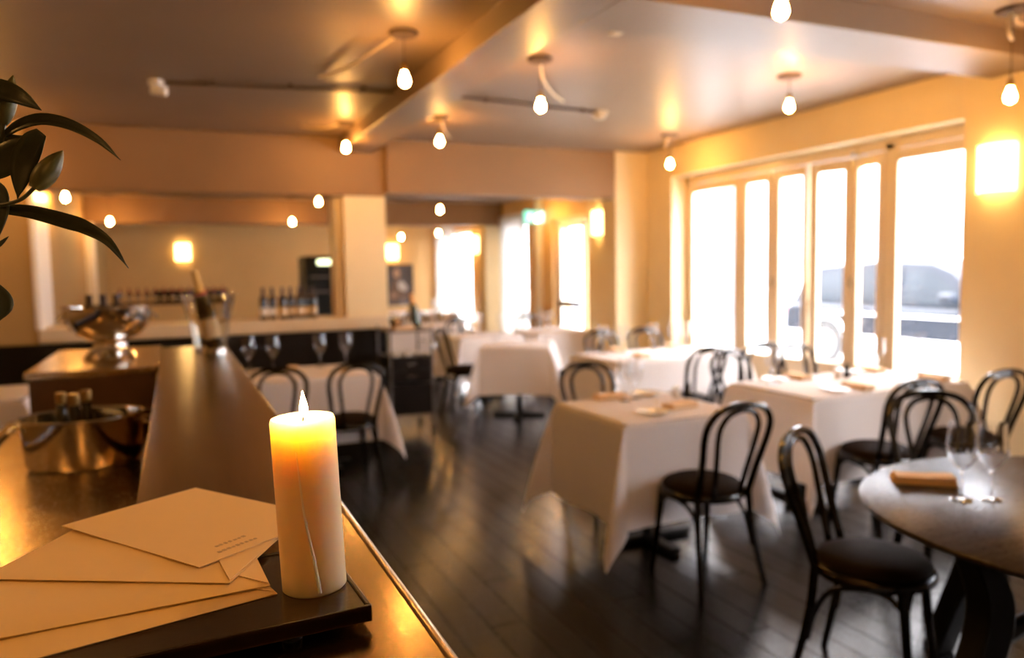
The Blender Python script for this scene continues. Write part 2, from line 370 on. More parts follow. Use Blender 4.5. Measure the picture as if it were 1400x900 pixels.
# window_2 at the far end
w2 = MB().box(XR+.05, XR+.13, 13.3, 13.37, .35, 2.27).box(XR+.05, XR+.13, 15.13, 15.2, .35, 2.27).box(XR+.05, XR+.13, 13.3, 15.2, 2.2, 2.27).box(XR+.05, XR+.13, 13.3, 15.2, .35, .43).box(XR+.05, XR+.13, 14.22, 14.28, .4, 2.2)
w2 = struct(w2.build('window_2', M['white'], bevel=.004))
for a, b in ((13.37, 14.22), (14.28, 15.13)): MB().box(XR+.085, XR+.09, a, b, .43, 2.2).build('pane', M['pane'], w2, smooth=False)
# door_1 with glass
d1 = struct(MB().box(XR+.05, XR+.17, 8.93, 8.985, 0, 2.22).box(XR+.05, XR+.17, 9.93, 9.98, 0, 2.22).box(XR+.05, XR+.17, 8.93, 9.98, 2.17, 2.22)
            .box(XR+.05, XR+.17, 9.12, 9.16, 0, 2.2).build('door_1', M['trim'], bevel=.004))
MB().box(XR+.10, XR+.106, 8.985, 9.12, .02, 2.17).build('pane', M['pane'], d1, smooth=False)
lf = MB().box(XR+.08, XR+.125, 9.165, 9.235, .01, 2.165).box(XR+.08, XR+.125, 9.855, 9.925, .01, 2.165).box(XR+.08, XR+.125, 9.235, 9.855, 2.08, 2.165).box(XR+.08, XR+.125, 9.235, 9.855, .01, .2).build('leaf_frame', M['white'], d1, bevel=.003)
MB().box(XR+.10, XR+.106, 9.235, 9.855, .2, 2.08).build('pane', M['pane'], d1, smooth=False)
MB().box(XR+.0, XR+.07, 9.23, 9.80, .965, 1.055).build('push_bar', M['grey'], d1, bevel=.01)

# street outside
struct(MB().box(5.4, 7.6, -30, 45, -.16, -.02).build('pavement', M['paving'], smooth=False))
struct(MB().box(7.6, 40, -40, 60, -.26, -.03).build('street', M['road'], smooth=False))
fb = thing('street_building', 'pale flat-fronted building across the street outside the windows', 'building', (17, 8, -.03))
MB().box(0, 4, -22, 22, 0, 9).build('wall', M['facade'], fb, smooth=False)
for i in range(10):
    for k in range(2):
        f_ = MB().box(-.06, .05, -20+i*4.2-.8, -20+i*4.2+.8, 1.0+k*3.6, 3.1+k*3.6).build('window', M['white'], fb)
        MB().box(-.075, -.05, -20+i*4.2-.7, -20+i*4.2+.7, 1.1+k*3.6, 3.0+k*3.6).build('pane', M['facw'], f_, smooth=False)
pp = thing('street_post', 'grey square post standing on the pavement beyond the leftmost folding leaf', 'post', (7.2, 8.75, -.02))
MB().box(-.06, .06, -.08, .08, 0, 3.4).build('shaft', M['grey'], pp, bevel=.01); MB().box(-.1, .1, -.12, .12, 0, .12).build('foot', M['grey'], pp, bevel=.01)
# car, front towards -Y
car = thing('car', 'dark estate car parked in the street outside the right-hand window panes', 'car', (9.95, 7.35, -.03), R(-90))
body = [(-2.25,.32),(-2.3,.6),(-2.26,.88),(-2.1,.95),(.85,.93),(1.35,.9),(2.0,.80),(2.2,.62),(2.22,.32),(1.85,.22),(-1.9,.22)]
MB().prism(body, -.88, .88, 'y').build('body', M['carp'], car, bevel=.07)
gh = [(-2.15,.93),(-1.95,1.38),(-1.7,1.50),(-.6,1.57),(.25,1.53),(.55,1.42),(1.22,.92)]
V = []
for (xx, zz) in gh:
    k = (zz-.9)/.65; V.append((xx, .84-.16*k, zz))
V += [(a, -b, c) for a, b, c in V]; n = len(gh)
MB().add(V, [tuple(range(n)), tuple(range(2*n-1, n-1, -1))]+[(i, i+1, n+i+1, n+i) for i in range(n-1)]+[(n-1, 0, n, 2*n-1)]).build('cabin', M['carp'], car, smooth=False, bevel=.03)
for sgn in (1, -1):
    for poly in ([(-1.95,.98),(-1.8,1.36),(-1.12,1.44),(-1.12,.98)], [(-1.02,.98),(-1.02,1.45),(-.18,1.46),(-.18,.98)], [(-.08,.98),(-.08,1.46),(.28,1.42),(.92,.98)]):
        V = [(a, sgn*(.852-.16*(c-.9)/.65), c) for a, c in poly]; V += [(a, b-sgn*.03, c) for a, b, c in V]
        MB().add(V, [(0,1,2,3),(7,6,5,4)]+[(i,(i+1)%4,4+(i+1)%4,4+i) for i in range(4)]).build('side_window', M['carw'], car, smooth=False)
    MB().box(-1.9, .95, sgn*.872-.012, sgn*.872+.012, .80, .825).build('belt_trim', M['carlt'], car, bevel=.004)
    MB().box(.62, .80, sgn*1.0-.09, sgn*1.0+.09, 1.0, 1.14).build('wing_mirror', M['carp'], car, bevel=.04)
    MB().tube([(-1.7, sgn*.62, 1.56), (-.6, sgn*.64, 1.62), (.2, sgn*.62, 1.58)], .018, 6).build('roof_rail', M['carlt'], car)
    MB().box(-2.31, -2.2, sgn*.72-.12, sgn*.72+.12, .70, .90).build('tail_lamp', M['carred'], car, bevel=.02)
    MB().prism([(-2.2,.10),(-2.25,.50),(2.2,.50),(2.14,.10)], sgn*.872-.02, sgn*.872+.02, 'y').build('lower_reflection', M['carlt'], car, bevel=.01)  # pale strip: bright reflection on the lower doors put into the colour
    for xx in (-1.38, 1.40):
        MB().tube([(xx+.40*cos(pi*k/8), sgn*.885, .345+.40*sin(pi*k/8)) for k in range(9)], .03, 6).build('wheel_arch', M['carlt'], car)
        wh = MB().lathe([(.20,-.11),(.33,-.11),(.345,-.08),(.345,.08),(.33,.11),(.20,.11)], 24).build('wheel', M['tyre'], car)
        wh.location = (xx, sgn*.80, .345); wh.rotation_euler = (R(90), 0, 0)
        MB().lathe([(.03,.0),(.2,.0),(.2,.03),(.03,.05)], 20).build('hub', M['caral'], wh, loc=(0, 0, -.14 if sgn > 0 else .10))
V = [(.62,-.62,1.40),(.62,.62,1.40),(1.24,.74,.96),(1.24,-.74,.96)]; V += [(a-.05, b, c-.05) for a, b, c in V]
MB().add(V, [(0,1,2,3),(7,6,5,4)]+[(i,(i+1)%4,4+(i+1)%4,4+i) for i in range(4)]).build('windscreen', M['carw'], car, smooth=False)

# ------------------------------------------------------------------ bar
bar = thing('bar_ledge', 'long brushed steel bar top running away from the candle tray', 'bar', (0, 0, 0))
MB().box(-.085, .255, .3, 4.93, 1.04, 1.08).build('steel_top', M['steel'], bar, bevel=.004)
MB().tube([(.256, .3, 1.068), (.256, 4.93, 1.068)], .0135, 10).build('edge_trim', M['steel'], bar)
MB().box(-.087, -.075, .3, 3.96, .872, 1.04).build('upstand', M['steel'], bar)
bf = thing('bar_panelling', 'dark panelled bar front under the steel bar top', 'bar', (0, 0, 0))
MB().box(-.07, .14, .35, 4.88, 0, 1.04).build('carcass', M['panel'], bf, smooth=False)
for k in range(6): MB().box(.14, .155, .4+k*.75, 1.1+k*.75, .1, .98).build('panel', M['panel'], bf, bevel=.006)
MB().tube([(.30, .4, .18), (.30, 4.8, .18)], .02, 10).build('foot_rail', M['brass'], bf)
for k in range(3): MB().obox((.14, .6+k*2, .18), (.30, .6+k*2, .18), .03, .03).build('rail_bracket', M['brass'], bf)
wc = thing('work_counter', 'lower steel work counter behind the bar, under the oval tub', 'counter', (0, 0, 0))
MB().box(-.66, -.09, .3, 3.96, .81, .85).build('steel_top', M['steeln'], wc, bevel=.004)
MB().box(-.70, -.665, .3, 3.96, .80, .868).build('raised_lip', M['steel'], wc, bevel=.005)
MB().box(-.64, -.10, .4, 3.95, 0, .81).build('carcass', M['panel'], wc, smooth=False)
rc = thing('end_cabinet', 'brown cabinet closing the bar end under the silver bowl', 'cabinet', (0, 0, 0))
MB().box(-.62, -.09, 3.98, 5.10, 0, 1.045).build('body', M['walnut'], rc, bevel=.004)
MB().box(-.635, -.09, 3.965, 5.12, 1.045, 1.079).build('top', M['steeln'], rc, bevel=.004)

# tray, candle, envelopes
tr = thing('serving_tray', 'dark lacquered tray on the bar top carrying candle and envelopes', 'tray', (.196, .872, 1.082), R(3))
MB().box(-.42, 0, 0, .235, .008, .024).build('base', M['tray'], tr, bevel=.002)
rim = MB(); rim.box(-.42, 0, 0, .006, .006, .0262).box(-.42, 0, .229, .235, .006, .0262).box(-.006, 0, .006, .229, .006, .0262).box(-.42, -.414, .006, .229, .006, .0262)
rim.build('rim', M['tray'], tr, bevel=.0015)
for a in (-.40, -.09):
    for b in (.02, .2): MB().lathe([(.012, -.0015), (.010, .012)], 12).build('foot', M['black'], tr, loc=(a, b, 0))
cx_, cy_, cz = .1445, .964, 1.1062
cn = thing('pillar_candle', 'lit ivory pillar candle on the corner of the dark tray', 'candle', (cx_, cy_, cz)); cn.rotation_euler = (0, R(-2.0), 0)
H = .218; rC = .0395
prof = [(.001, 0), (rC-.002, 0), (rC, .002)] + [(rC, H*k/10) for k in range(1, 10)] + [(rC, H-.006), (rC-.0015, H-.001), (rC-.005, H), (rC-.009, H-.003), (.02, H-.008), (.006, H-.010), (.001, H-.010)]
MB().lathe(prof, 48).build('wax_body', M['wax'], cn)
MB().tube(smooth_path([(0,0,H-.012),(.001,0,H-.004),(.0035,-.001,H+.003)]), .0011, 6).build('wick', M['wick'], cn)
fl = MB().lathe([(.0005,-.004),(.003,-.002),(.0048,.003),(.0050,.008),(.0038,.014),(.0020,.021),(.0004,.028)], 12).build('flame', M['flame'], cn, loc=(.0025, -.0005, H+.003))
dp = []
for z, a in ((.182,-112), (.15,-110), (.11,-107), (.08,-102), (.055,-97), (.03,-93), (.006,-90)):
    dp.append(((rC+.0006)*cos(R(a)), (rC+.0006)*sin(R(a)), z))
MB().tube(smooth_path(dp, 5), [.0010, .0024], 8).build('wax_drip', M['waxdrip'], cn)

def envelope(label, o0, u, z, L=.335, W=.235, marks=False, tilt=0):
    """an envelope: corner o0, long side along u (left of it the short side)"""
    ang = math.atan2(u[1], u[0])
    t = thing('envelope', label, 'envelope', (o0[0], o0[1], z), ang, 'envelopes fanned on the tray')
    t.rotation_euler = Euler((tilt, 0, ang))
    sgn = -1
    nx, ny = 14, 9; V = []; F = []
    rnd = random.Random(int(z*1e5))
    for q in (0, 1):
        for i in range(nx+1):
            for j in range(ny+1):
                a, b = i/nx, j/ny
                bulge = .0016*(sin(pi*a)*sin(pi*b))**.5 if 0 < i < nx and 0 < j < ny else .0003
                wv = .0012*sin(a*7+z*900)*b*(1-b)*2
                V.append((a*L, sgn*b*W, (wv+bulge+.0006) if q else 0))
    N = (nx+1)*(ny+1)
    for q in (0, 1):
        for i in range(nx):
            for j in range(ny):
                p = q*N+i*(ny+1)+j; F.append((p, p+1, p+ny+2, p+ny+1))
    edge = [i*(ny+1) for i in range(nx+1)]+[nx*(ny+1)+j for j in range(1, ny+1)]+[i*(ny+1)+ny for i in range(nx-1, -1, -1)]+[j for j in range(ny-1, 0, -1)]
    for k in range(len(edge)):
        a, b = edge[k], edge[(k+1) % len(edge)]; F.append((a, b, N+b, N+a))
    MB().add(V, F).build('sleeve', M['paper'], t)
    fl_ = MB(); fl_.add([(.002, -.004, .0030), (.002, -W+.004, .0030), (.062, -W*.62, .0030), (.062, -W*.38, .0030), (.002,-.004,.0022),(.002,-W+.004,.0022),(.062,-W*.62,.0022),(.062,-W*.38,.0022)],
                        [(0,1,2,3),(7,6,5,4)]+[(i,(i+1)%4,4+(i+1)%4,4+i) for i in range(4)])
    if not marks: fl_.build('flap', M['paper'], t)
    return t
zt = 1.1065
e4 = envelope('bottom cream envelope of the fan, its edge nearest the tray front', (.098, .957), (-.975, -.222), zt+.0002)
e3 = envelope('cream envelope second from the bottom of the fan on the tray', (.092, .978), (-.997, -.06), zt+.0040)
e2 = envelope('cream envelope under the topmost one, with a creased flap by the candle', (.046, .998), (-.88, .475), zt+.0080)
e1 = envelope('topmost cream envelope printed with two short lines of faint marks', (.012, 1.06), (-.563, .826), zt+.0120, marks=True)
mk = MB(); rr = random.Random(5)
for li in range(2):
    xx = .018+li*.022
    for k in range(9 if li == 0 else 7):
        yy = .045+k*.0075+ (0 if li == 0 else .012)
        mk.box(xx, xx+.004+.002*rr.random(), -yy-.0035-.002*rr.random(), -yy, .0019, .0026)
mk.build('printed_mark', M['ink'], e1, smooth=False)['kind'] = 'stuff'

# ------------------------------------------------------------------ furniture makers
def make_chair():
    t = thing('bentwood_chair', '', 'chair', (0,0,0))
    MB().lathe([(.001,.462),(.12,.461),(.17,.457),(.192,.450),(.200,.442),(.203,.430),(.203,.418),(.198,.414),(.001,.414)], 32, caps=False).build('seat', M['lacquer'], t)
    MB().lathe([(.001,.500),(.09,.497),(.145,.489),(.178,.476),(.190,.462),(.186,.452),(.001,.452)], 32, caps=False).build('seat_pad', M['leather'], t)
    out = [(-.150,-.150,.44),(-.158,-.180,.54),(-.172,-.212,.64),(-.186,-.238,.73),(-.180,-.258,.80),(-.135,-.272,.856),(-.06,-.279,.880),(0,-.281,.884)]
    out = out + [(-a,b,c) for a,b,c in out[-2::-1]]
    MB().tube(smooth_path(out, 4), .0155, 8).build('back_hoop', M['lacquer'], t)
    inn = [(-.078,-.172,.44),(-.086,-.196,.54),(-.100,-.222,.64),(-.112,-.244,.73),(-.108,-.260,.79),(-.075,-.272,.838),(-.03,-.277,.856),(0,-.278,.859)]
    inn = inn + [(-a,b,c) for a,b,c in inn[-2::-1]]
    MB().tube(smooth_path(inn, 4), .0125, 8).build('inner_hoop', M['lacquer'], t)
    for s in (-1, 1):
        MB().tube(smooth_path([(s*.150,-.150,.45),(s*.158,-.162,.30),(s*.172,-.19,.15),(s*.190,-.225,0)], 4), [.0165,.013], 8).build('leg', M['lacquer'], t)
        MB().tube(smooth_path([(s*.140,.130,.43),(s*.148,.142,.30),(s*.158,.158,.15),(s*.168,.178,0)], 4), [.0185,.013], 8).build('leg', M['lacquer'], t)
        MB().tube(smooth_path([(s*.160,-.172,.18),(s*.150,-.150,.28),(s*.146,-.10,.365),(s*.146,-.02,.398),(s*.145,.07,.402),(s*.142,.13,.36)], 4), .0105, 6).build('brace', M['lacquer'], t)
    MB().tube(smooth_path([(-.150,.146,.26),(-.13,.142,.35),(-.07,.14,.395),(0,.14,.402),(.07,.14,.395),(.13,.142,.35),(.150,.146,.26)], 4), .0105, 6).build('brace', M['lacquer'], t)
    return t
def chair(label, x, y, face, group=None, **k):
    """face: direction the sitter looks (deg, 0 = +Y, positive counter-clockwise)"""
    return place('chair', make_chair, label, (x, y, 0), R(face), group, **k)

def cloth_mesh(w, d, top, ov, seed=0, zmin=.012, nm=10, no=14):
    rnd = random.Random(seed); ph = [rnd.uniform(0, 6.28) for _ in range(8)]
    def axis(h):
        a = [-h-ov+ov*i/no for i in range(no)]; a += [-h+2*h*i/nm for i in range(nm+1)]; a += [h+ov*(i+1)/no for i in range(no)]; return a
    A, B = axis(w/2), axis(d/2); V = []; F = []
    amp = [rnd.uniform(.75, 1.25) for _ in range(4)]; sk = [rnd.uniform(-.12, .12) for _ in range(4)]
    for a in A:
        for b in B:
            dx = max(0, abs(a)-w/2); dy = max(0, abs(b)-d/2); sx_ = 1 if a > 0 else -1; sy_ = 1 if b > 0 else -1
            ca = max(-w/2, min(w/2, a)); cb = max(-d/2, min(d/2, b))
            if dx == 0 and dy == 0:
                V.append((a, b, top + .0012*sin(a*9+ph[0])*sin(b*8+ph[1]))); continue
            r = math.hypot(dx, dy)
            if dx > 0 and dy > 0:
                q = (0 if sx_ < 0 else 1) + (0 if sy_ < 0 else 2)
                th = math.atan2(dy, dx); pk = sin(2*th)**2
                off = r*(.05 + .30*pk*amp[q]*(1-.25*(r/(ov*1.414))))
                off += .012*sin(th*9+ph[q])*(r/ov)*(1-pk)
                th2 = th + sk[q]*pk*2
                x_, y_ = ca+sx_*off*cos(th2), cb+sy_*off*sin(th2); h = math.sqrt(max(r*r-off*off, 0)); h = h*(1-.04*pk)
            else:
                t = b if dx > 0 else a; L = (d if dx > 0 else w)/2; p = ph[(4 if dx > 0 else 5) + (0 if (sx_ if dx > 0 else sy_) > 0 else 2)]
                e = r/ov; off = .05*r + e*.014*sin(t*9+p) + e*.010*sin(t*19+p*2) + .010*e*(t/L)**2
                off += .006*math.exp(-((r-ov*.6)/.012)**2)
                x_, y_ = (ca+sx_*off, cb) if dx > 0 else (ca, cb+sy_*off); h = r
            # soft edge over the table rim
            if r < .03: h *= .8
            V.append((x_, y_, max(zmin+.004*sin(x_*30+y_*20), top-h)))
    nb = len(B)
    for i in range(len(A)-1):
        for j in range(nb-1): F.append((i*nb+j, (i+1)*nb+j, (i+1)*nb+j+1, i*nb+j+1))
    return MB().add(V, F)
def table_base(w, d, label, loc, rz, posts=1):
    t = thing('pedestal_table', label, 'table', loc, rz)
    MB().box(-w/2+.006, w/2-.006, -d/2+.006, d/2-.006, .715, .742).build('tabletop', M['walnut'], t, bevel=.004)
    for k in range(posts):
        px = 0 if posts == 1 else (-.36 if k == 0 else .36)*w/1.3
        MB().lathe([(.03, .03), (.03, .70), (.12, .714)], 16).build('column', M['black'], t, loc=(px, 0, 0))
        MB().obox((px-.27*(1 if posts == 1 else .5), 0, .022), (px+.27*(1 if posts == 1 else .5), 0, .022), .06, .034).build('foot', M['black'], t, bevel=.006)
        MB().obox((px, -.27, .0205), (px, .27, .0205), .06, .034).build('foot', M['black'], t, bevel=.006)
    return t
def clothed(name_label, cloth_label, cx, cy, w, d, rz=0, ov=.50, seed=1, posts=1, top=.752):
    table_base(w, d, name_label, (cx, cy, 0), rz, posts)
    o = cloth_mesh(w, d, top, ov, seed).build('tablecloth', M['linen'])
    o.location = (cx, cy, 0); o.rotation_euler = (0, 0, rz)
    md = o.modifiers.new('soft', 'SUBSURF'); md.levels = md.render_levels = 1
    return tag(o, cloth_label, 'tablecloth', 'white cloths on the dining tables')

def make_wine_glass():
    t = thing('wine_glass', '', 'glass')
    MB().lathe([(.0335,0),(.0335,.0015),(.012,.004),(.0045,.008),(.0034,.03),(.0034,.085),(.006,.095)], 24).build('stem', M['glass'], t)
    MB().lathe([(.004,.093),(.020,.104),(.0425,.140),(.0455,.152),(.0445,.170),(.0385,.240),(.0377,.240),(.0437,.170),(.0447,.152),(.0417,.141),(.0192,.1055),(.003,.095)], 28, caps=False).build('bowl', M['glass'], t)
    return t
def wine_glass(label, x, y, z=.7545, **k): return place('wine_glass', make_wine_glass, label, (x, y, z), 0, 'wine glasses on the tables', **k)
def make_tumbler():
    t = thing('water_glass', '', 'glass')
    MB().lathe([(.028,0),(.036,.09),(.0345,.09),(.027,.006)], 20).build('wall', M['glass'], t); return t
def tumbler(label, x, y, z=.7545): return place('tumbler', make_tumbler, label, (x, y, z), 0, 'water glasses on the tables')
def make_napkin():
    t = thing('folded_napkin', '', 'napkin')
    for k in range(4):
        mb = MB(); V = []; F = []; n = 10
        for q in (0, 1):
            for i in range(n+1):
                a = i/n; zz = .0015+k*.0072+(.0066 if q else 0)+.0018*sin(a*5+k)
                for b in (-.045+.002*k, .045-.003*k): V.append(((a-.5)*(.20-.004*k), b, max(.0008, zz)))
        N = 2*(n+1)
        for q in (0, 1):
            for i in range(n): p = q*N+2*i; F.append((p, p+1, p+3, p+2))
        for i in range(n):
            F.append((2*i, 2*i+2, N+2*i+2, N+2*i)); F.append((2*i+1, 2*i+3, N+2*i+3, N+2*i+1))
        F += [(0, 1, N+1, N), (2*n, 2*n+1, N+2*n+1, N+2*n)]
        mb.add(V, F).build('fold', M['napkin'], t, bevel=.0015)
    return t
def napkin(label, x, y, rz, z=.7545, **k): return place('napkin', make_napkin, label, (x, y, z), R(rz), 'folded napkins on the tables', **k)
def make_plate():
    t = thing('side_plate', '', 'plate')
    MB().lathe([(.048,0),(.055,.003),(.085,.013),(.0845,.016),(.053,.006),(.001,.005)], 28).build('dish', M['china'], t); return t
def plate(label, x, y, z=.7545, **k): return place('plate', make_plate, label, (x, y, z), 0, 'plates on the tables', **k)
def bottle_parts(glass, foil, lab, h=.30, r=.037, champ=False):
    sh = .62 if not champ else .50
    p = [(.001,.004),(r-.004,0),(r,.006),(r,h*sh),(r*.9,h*(sh+.06)),(r*.45,h*(sh+.16)),(.0145,h*(sh+.22)),(.0140,h*.97),(.0165,h*.975),(.0165,h*.995),(.001,h)]
    if champ: p = [(.001,.006),(r-.004,0),(r,.008),(r,h*.45),(r*.9,h*.56),(r*.6,h*.70),(.018,h*.80),(.0155,h*.97),(.018,h*.975),(.018,h*.99),(.001,h)]
    return p, (h*.12, h*.38), (h*.74, h*1.004)
def make_bottle(glass, foil, lab, h=.30, r=.037, champ=False, name='wine_bottle'):
    def f():
        t = thing(name, '', 'bottle')
        p, lb, fo = bottle_parts(glass, foil, lab, h, r, champ)
        MB().lathe(p, 20).build('body', M[glass], t)
        MB().lathe([(r+.0006, lb[0]), (r+.0006, lb[1])], 20, caps=False).build('label', M[lab], t)
        q = [(a+.0008, z) for a, z in p if z >= fo[0]-.02 and a > .01]
        q = [(q[0][0], q[0][1])]+q[1:]+[(.002, h*1.004)]
        MB().lathe(q, 16, caps=False).build('capsule', M[foil], t)
        return t
    return f
def wine(label, key, x, y, z, glass='darkglass', foil='foild', lab='label', h=.30, r=.037, champ=False, group=None):
    return place('bottle_'+key, make_bottle(glass, foil, lab, h, r, champ), label, (x, y, z), random.uniform(0, 6), group)

# ------------------------------------------------------------------ dining tables
T1 = clothed('square pedestal table hidden under the nearest white cloth', 'white cloth on the nearest square table, its corner hanging to the floor', 2.325, 3.49, .75, .73, 0, .52, 4)
T2 = clothed('long pedestal table hidden under cloth by the right-hand window', 'white cloth on the long table beside the right-hand window pane', 3.93, 3.60, 1.32, .73, 0, .50, 7, 2)
T3 = clothed('long pedestal table hidden under cloth by the far folding leaves', 'white cloth on the long table behind the nearest square one', 3.87, 5.62, 1.32, .76, 0, .50, 12, 2)
TL = clothed('long pedestal table hidden under cloth before the dark bench', 'white cloth on the table behind the candle, before the dark bench', .70, 5.98, 1.34, .76, 0, .50, 9, 2)
TLL = clothed('pedestal table hidden under cloth at the left end of the bench', 'white cloth on the table left of the brown bar cabinet', -1.55, 5.98, 1.30, .76, 0, .50, 21, 2)
R1 = clothed('turned square pedestal table hidden under cloth below the far header', 'white cloth on the turned square table in the wide opening', 3.20, 7.14, .70, .66, R(-31), .48, 15)
R2 = clothed('square pedestal table hidden under cloth just past the opening', 'white cloth on the table beyond the serving trolley, half in shade', 3.27, 8.36, .78, .72, 0, .50, 18)
R3 = clothed('pedestal table hidden under cloth by the glass door', 'white cloth on the table before the glass door of the rear room', 4.28, 8.52, .74, .74, 0, .50, 23)
R4 = clothed('long pedestal table hidden under cloth in the middle of the rear room', 'white cloth on the long table in the middle of the rear room', 3.0, 10.35, 1.3, .75, 0, .50, 31, 2)
R5 = clothed('pedestal table hidden under cloth below the farthest window', 'white cloth on the farthest table, below the painting', 4.15, 13.6, 1.2, .8, 0, .50, 35, 2)

# chairs
chair('black bentwood chair at the nearest square table, its back to the camera', 2.285, 2.955, 2)
chair('black bentwood chair on the far side of the nearest square table', 2.42, 4.08, 178)
chair('black bentwood chair tucked between the nearest table and the round wooden table', 2.21, 1.90, 206)
chair('black bentwood chair with its back behind the two wine glasses', 3.12, 2.27, 148)
chair('black bentwood chair at the long window table, left of the pair facing away', 3.56, 3.05, -4)
chair('black bentwood chair at the long window table, nearest the sconce pier', 4.30, 3.07, -6)
chair('black bentwood chair on the far side of the window table, left one', 3.72, 4.20, 186)
chair('black bentwood chair on the far side of the window table, under the tall bolt', 4.38, 4.28, 178)
chair('black bentwood chair on the near side of the middle long table, left one', 3.68, 4.98, 5)
chair('black bentwood chair on the near side of the middle long table, right one', 4.30, 5.00, -10)
chair('black bentwood chair at the far side of the middle long table, before the corner', 4.34, 6.30, 178)
chair('black bentwood chair behind the candle, right of the pair before the bench', 1.09, 5.42, 3)
chair('black bentwood chair behind the candle, left of the pair before the bench', .61, 5.42, -6)
chair('black bentwood chair between the turned table and the table past the trolley', 2.80, 7.66, -127)
chair('black bentwood chair right of the turned table in the wide opening', 3.70, 6.80, 58)
chair('black bentwood chair at the far side of the middle long table, nearest its left end', 3.84, 6.28, 182)
chair('black bentwood chair at the far side of the table by the glass door', 4.36, 9.22, 176)
chair('black bentwood chair at the left far corner of the table by the glass door', 3.60, 9.14, -140)
chair('black bentwood chair in the rear room, right end of the long table', 3.35, 9.75, 10)
chair('black bentwood chair at the farthest table, below the far window', 4.30, 12.90, 5)
chair('black bentwood chair at the far side of the rear long table', 3.35, 11.02, 182)

# place settings
wine_glass('wine glass on the nearest square table, left of the pair', 2.30, 3.66)
wine_glass('wine glass on the nearest square table, right of the pair', 2.39, 3.70)
plate('plate at the near edge of the nearest square table', 2.22, 3.26); napkin('napkin beside the plate at the near edge of the nearest square table', 2.43, 3.33, 12)
plate('plate at the far edge of the nearest square table', 2.50, 3.76); napkin('napkin at the far edge of the nearest square table, below the wine glasses', 2.26, 3.75, -8)
def make_salt():
    t = thing('salt_jar', '', 'jar')
    MB().lathe([(.022,0),(.025,.004),(.025,.042),(.020,.050)], 18).build('jar', M['china'], t); MB().lathe([(.021,.050),(.021,.060),(.016,.064)], 18).build('lid', M['chrome'], t); return t
def make_pepper():
    t = thing('pepper_mill', '', 'mill')
    MB().lathe([(.020,0),(.022,.01),(.015,.04),(.019,.065),(.017,.072)], 18).build('body', M['black'], t); MB().lathe([(.012,.072),(.017,.082),(.008,.094)], 16).build('knob', M['black'], t); return t
place('salt', make_salt, 'white salt jar at the right of the nearest square table', (2.60, 3.60, .7545)); place('pepper', make_pepper, 'black pepper mill beside the salt jar on the nearest square table', (2.655, 3.57, .7545))
place('salt', make_salt, 'white salt jar in the middle of the long window table', (3.97, 3.72, .7545)); place('pepper', make_pepper, 'black pepper mill in the middle of the long window table', (4.03, 3.70, .7545))
for i, (x_, y_, s_) in enumerate([(3.55,3.35,'near left'),(4.22,3.36,'near right'),(3.55,3.84,'far left'),(4.22,3.84,'far right')]):
    plate('plate at the %s place of the long window table' % s_, x_, y_); napkin('napkin at the %s place of the long window table' % s_, x_+.19, y_, 85)
wine_glass('wine glass on the long window table, before the rear of the parked car', 4.40, 3.78); wine_glass('wine glass on the long window table, nearest its left edge', 3.42, 3.72)
wine_glass('wine glass on the long window table, near the right-hand sconce pier', 4.42, 3.52)
for x_, y_, s_ in [(3.45,5.85,'first'),(3.62,5.80,'second'),(3.98,5.86,'third'),(4.16,5.80,'fourth'),(4.36,5.88,'fifth')]:
    wine_glass('wine glass on the middle long table, %s from the left' % s_, x_, y_)
for x_, y_, s_ in [(3.55,5.40,'near left'),(4.22,5.40,'near right'),(3.62,5.92,'far left'),(4.24,5.94,'far right')]:
    napkin('napkin at the %s place of the middle long table' % s_, x_, y_, 80)
for x_, y_, s_ in [(.50,6.20,'first'),(.675,6.18,'second'),(1.04,6.20,'third'),(1.24,6.18,'fourth')]:
    wine_glass('wine glass on the table before the dark bench, %s from the left' % s_, x_, y_, scale=1.12)
napkin('rolled napkin on the table before the dark bench, between the chairs', .80, 6.05, 80); napkin('napkin on the right half of the table before the dark bench', 1.16, 5.86, 80)
for x_, s_ in [(-1.62,'left'),(-1.25,'right')]: wine_glass('wine glass on the table left of the brown cabinet, the %s one' % s_, x_, 6.1)
napkin('napkin on the table left of the brown bar cabinet', -1.38, 5.86, 80)
for x_, y_, s_ in [(3.02,7.32,'left'),(3.30,7.28,'middle'),(3.46,7.02,'right')]: tumbler('water glass on the turned table in the opening, the %s one' % s_, x_, y_)
for x_, y_, s_ in [(3.05,8.5,'left'),(3.32,8.55,'middle'),(3.5,8.3,'right')]: wine_glass('wine glass on the table past the trolley, the %s one' % s_, x_, y_)
for x_, y_, s_ in [(4.02,8.7,'first'),(4.17,8.55,'second'),(4.34,8.72,'third'),(4.5,8.5,'fourth')]: wine_glass('wine glass on the table by the glass door, %s from the left' % s_, x_, y_)
for x_, y_, s_ in [(2.55,10.3,'first'),(2.8,10.5,'second'),(3.1,10.35,'third'),(3.4,10.5,'fourth')]: wine_glass('wine glass on the rear long table, %s from the left' % s_, x_, y_)
for x_, y_, s_ in [(3.8,13.5,'left'),(4.4,13.6,'right')]: wine_glass('wine glass on the farthest table, the %s one' % s_, x_, y_)

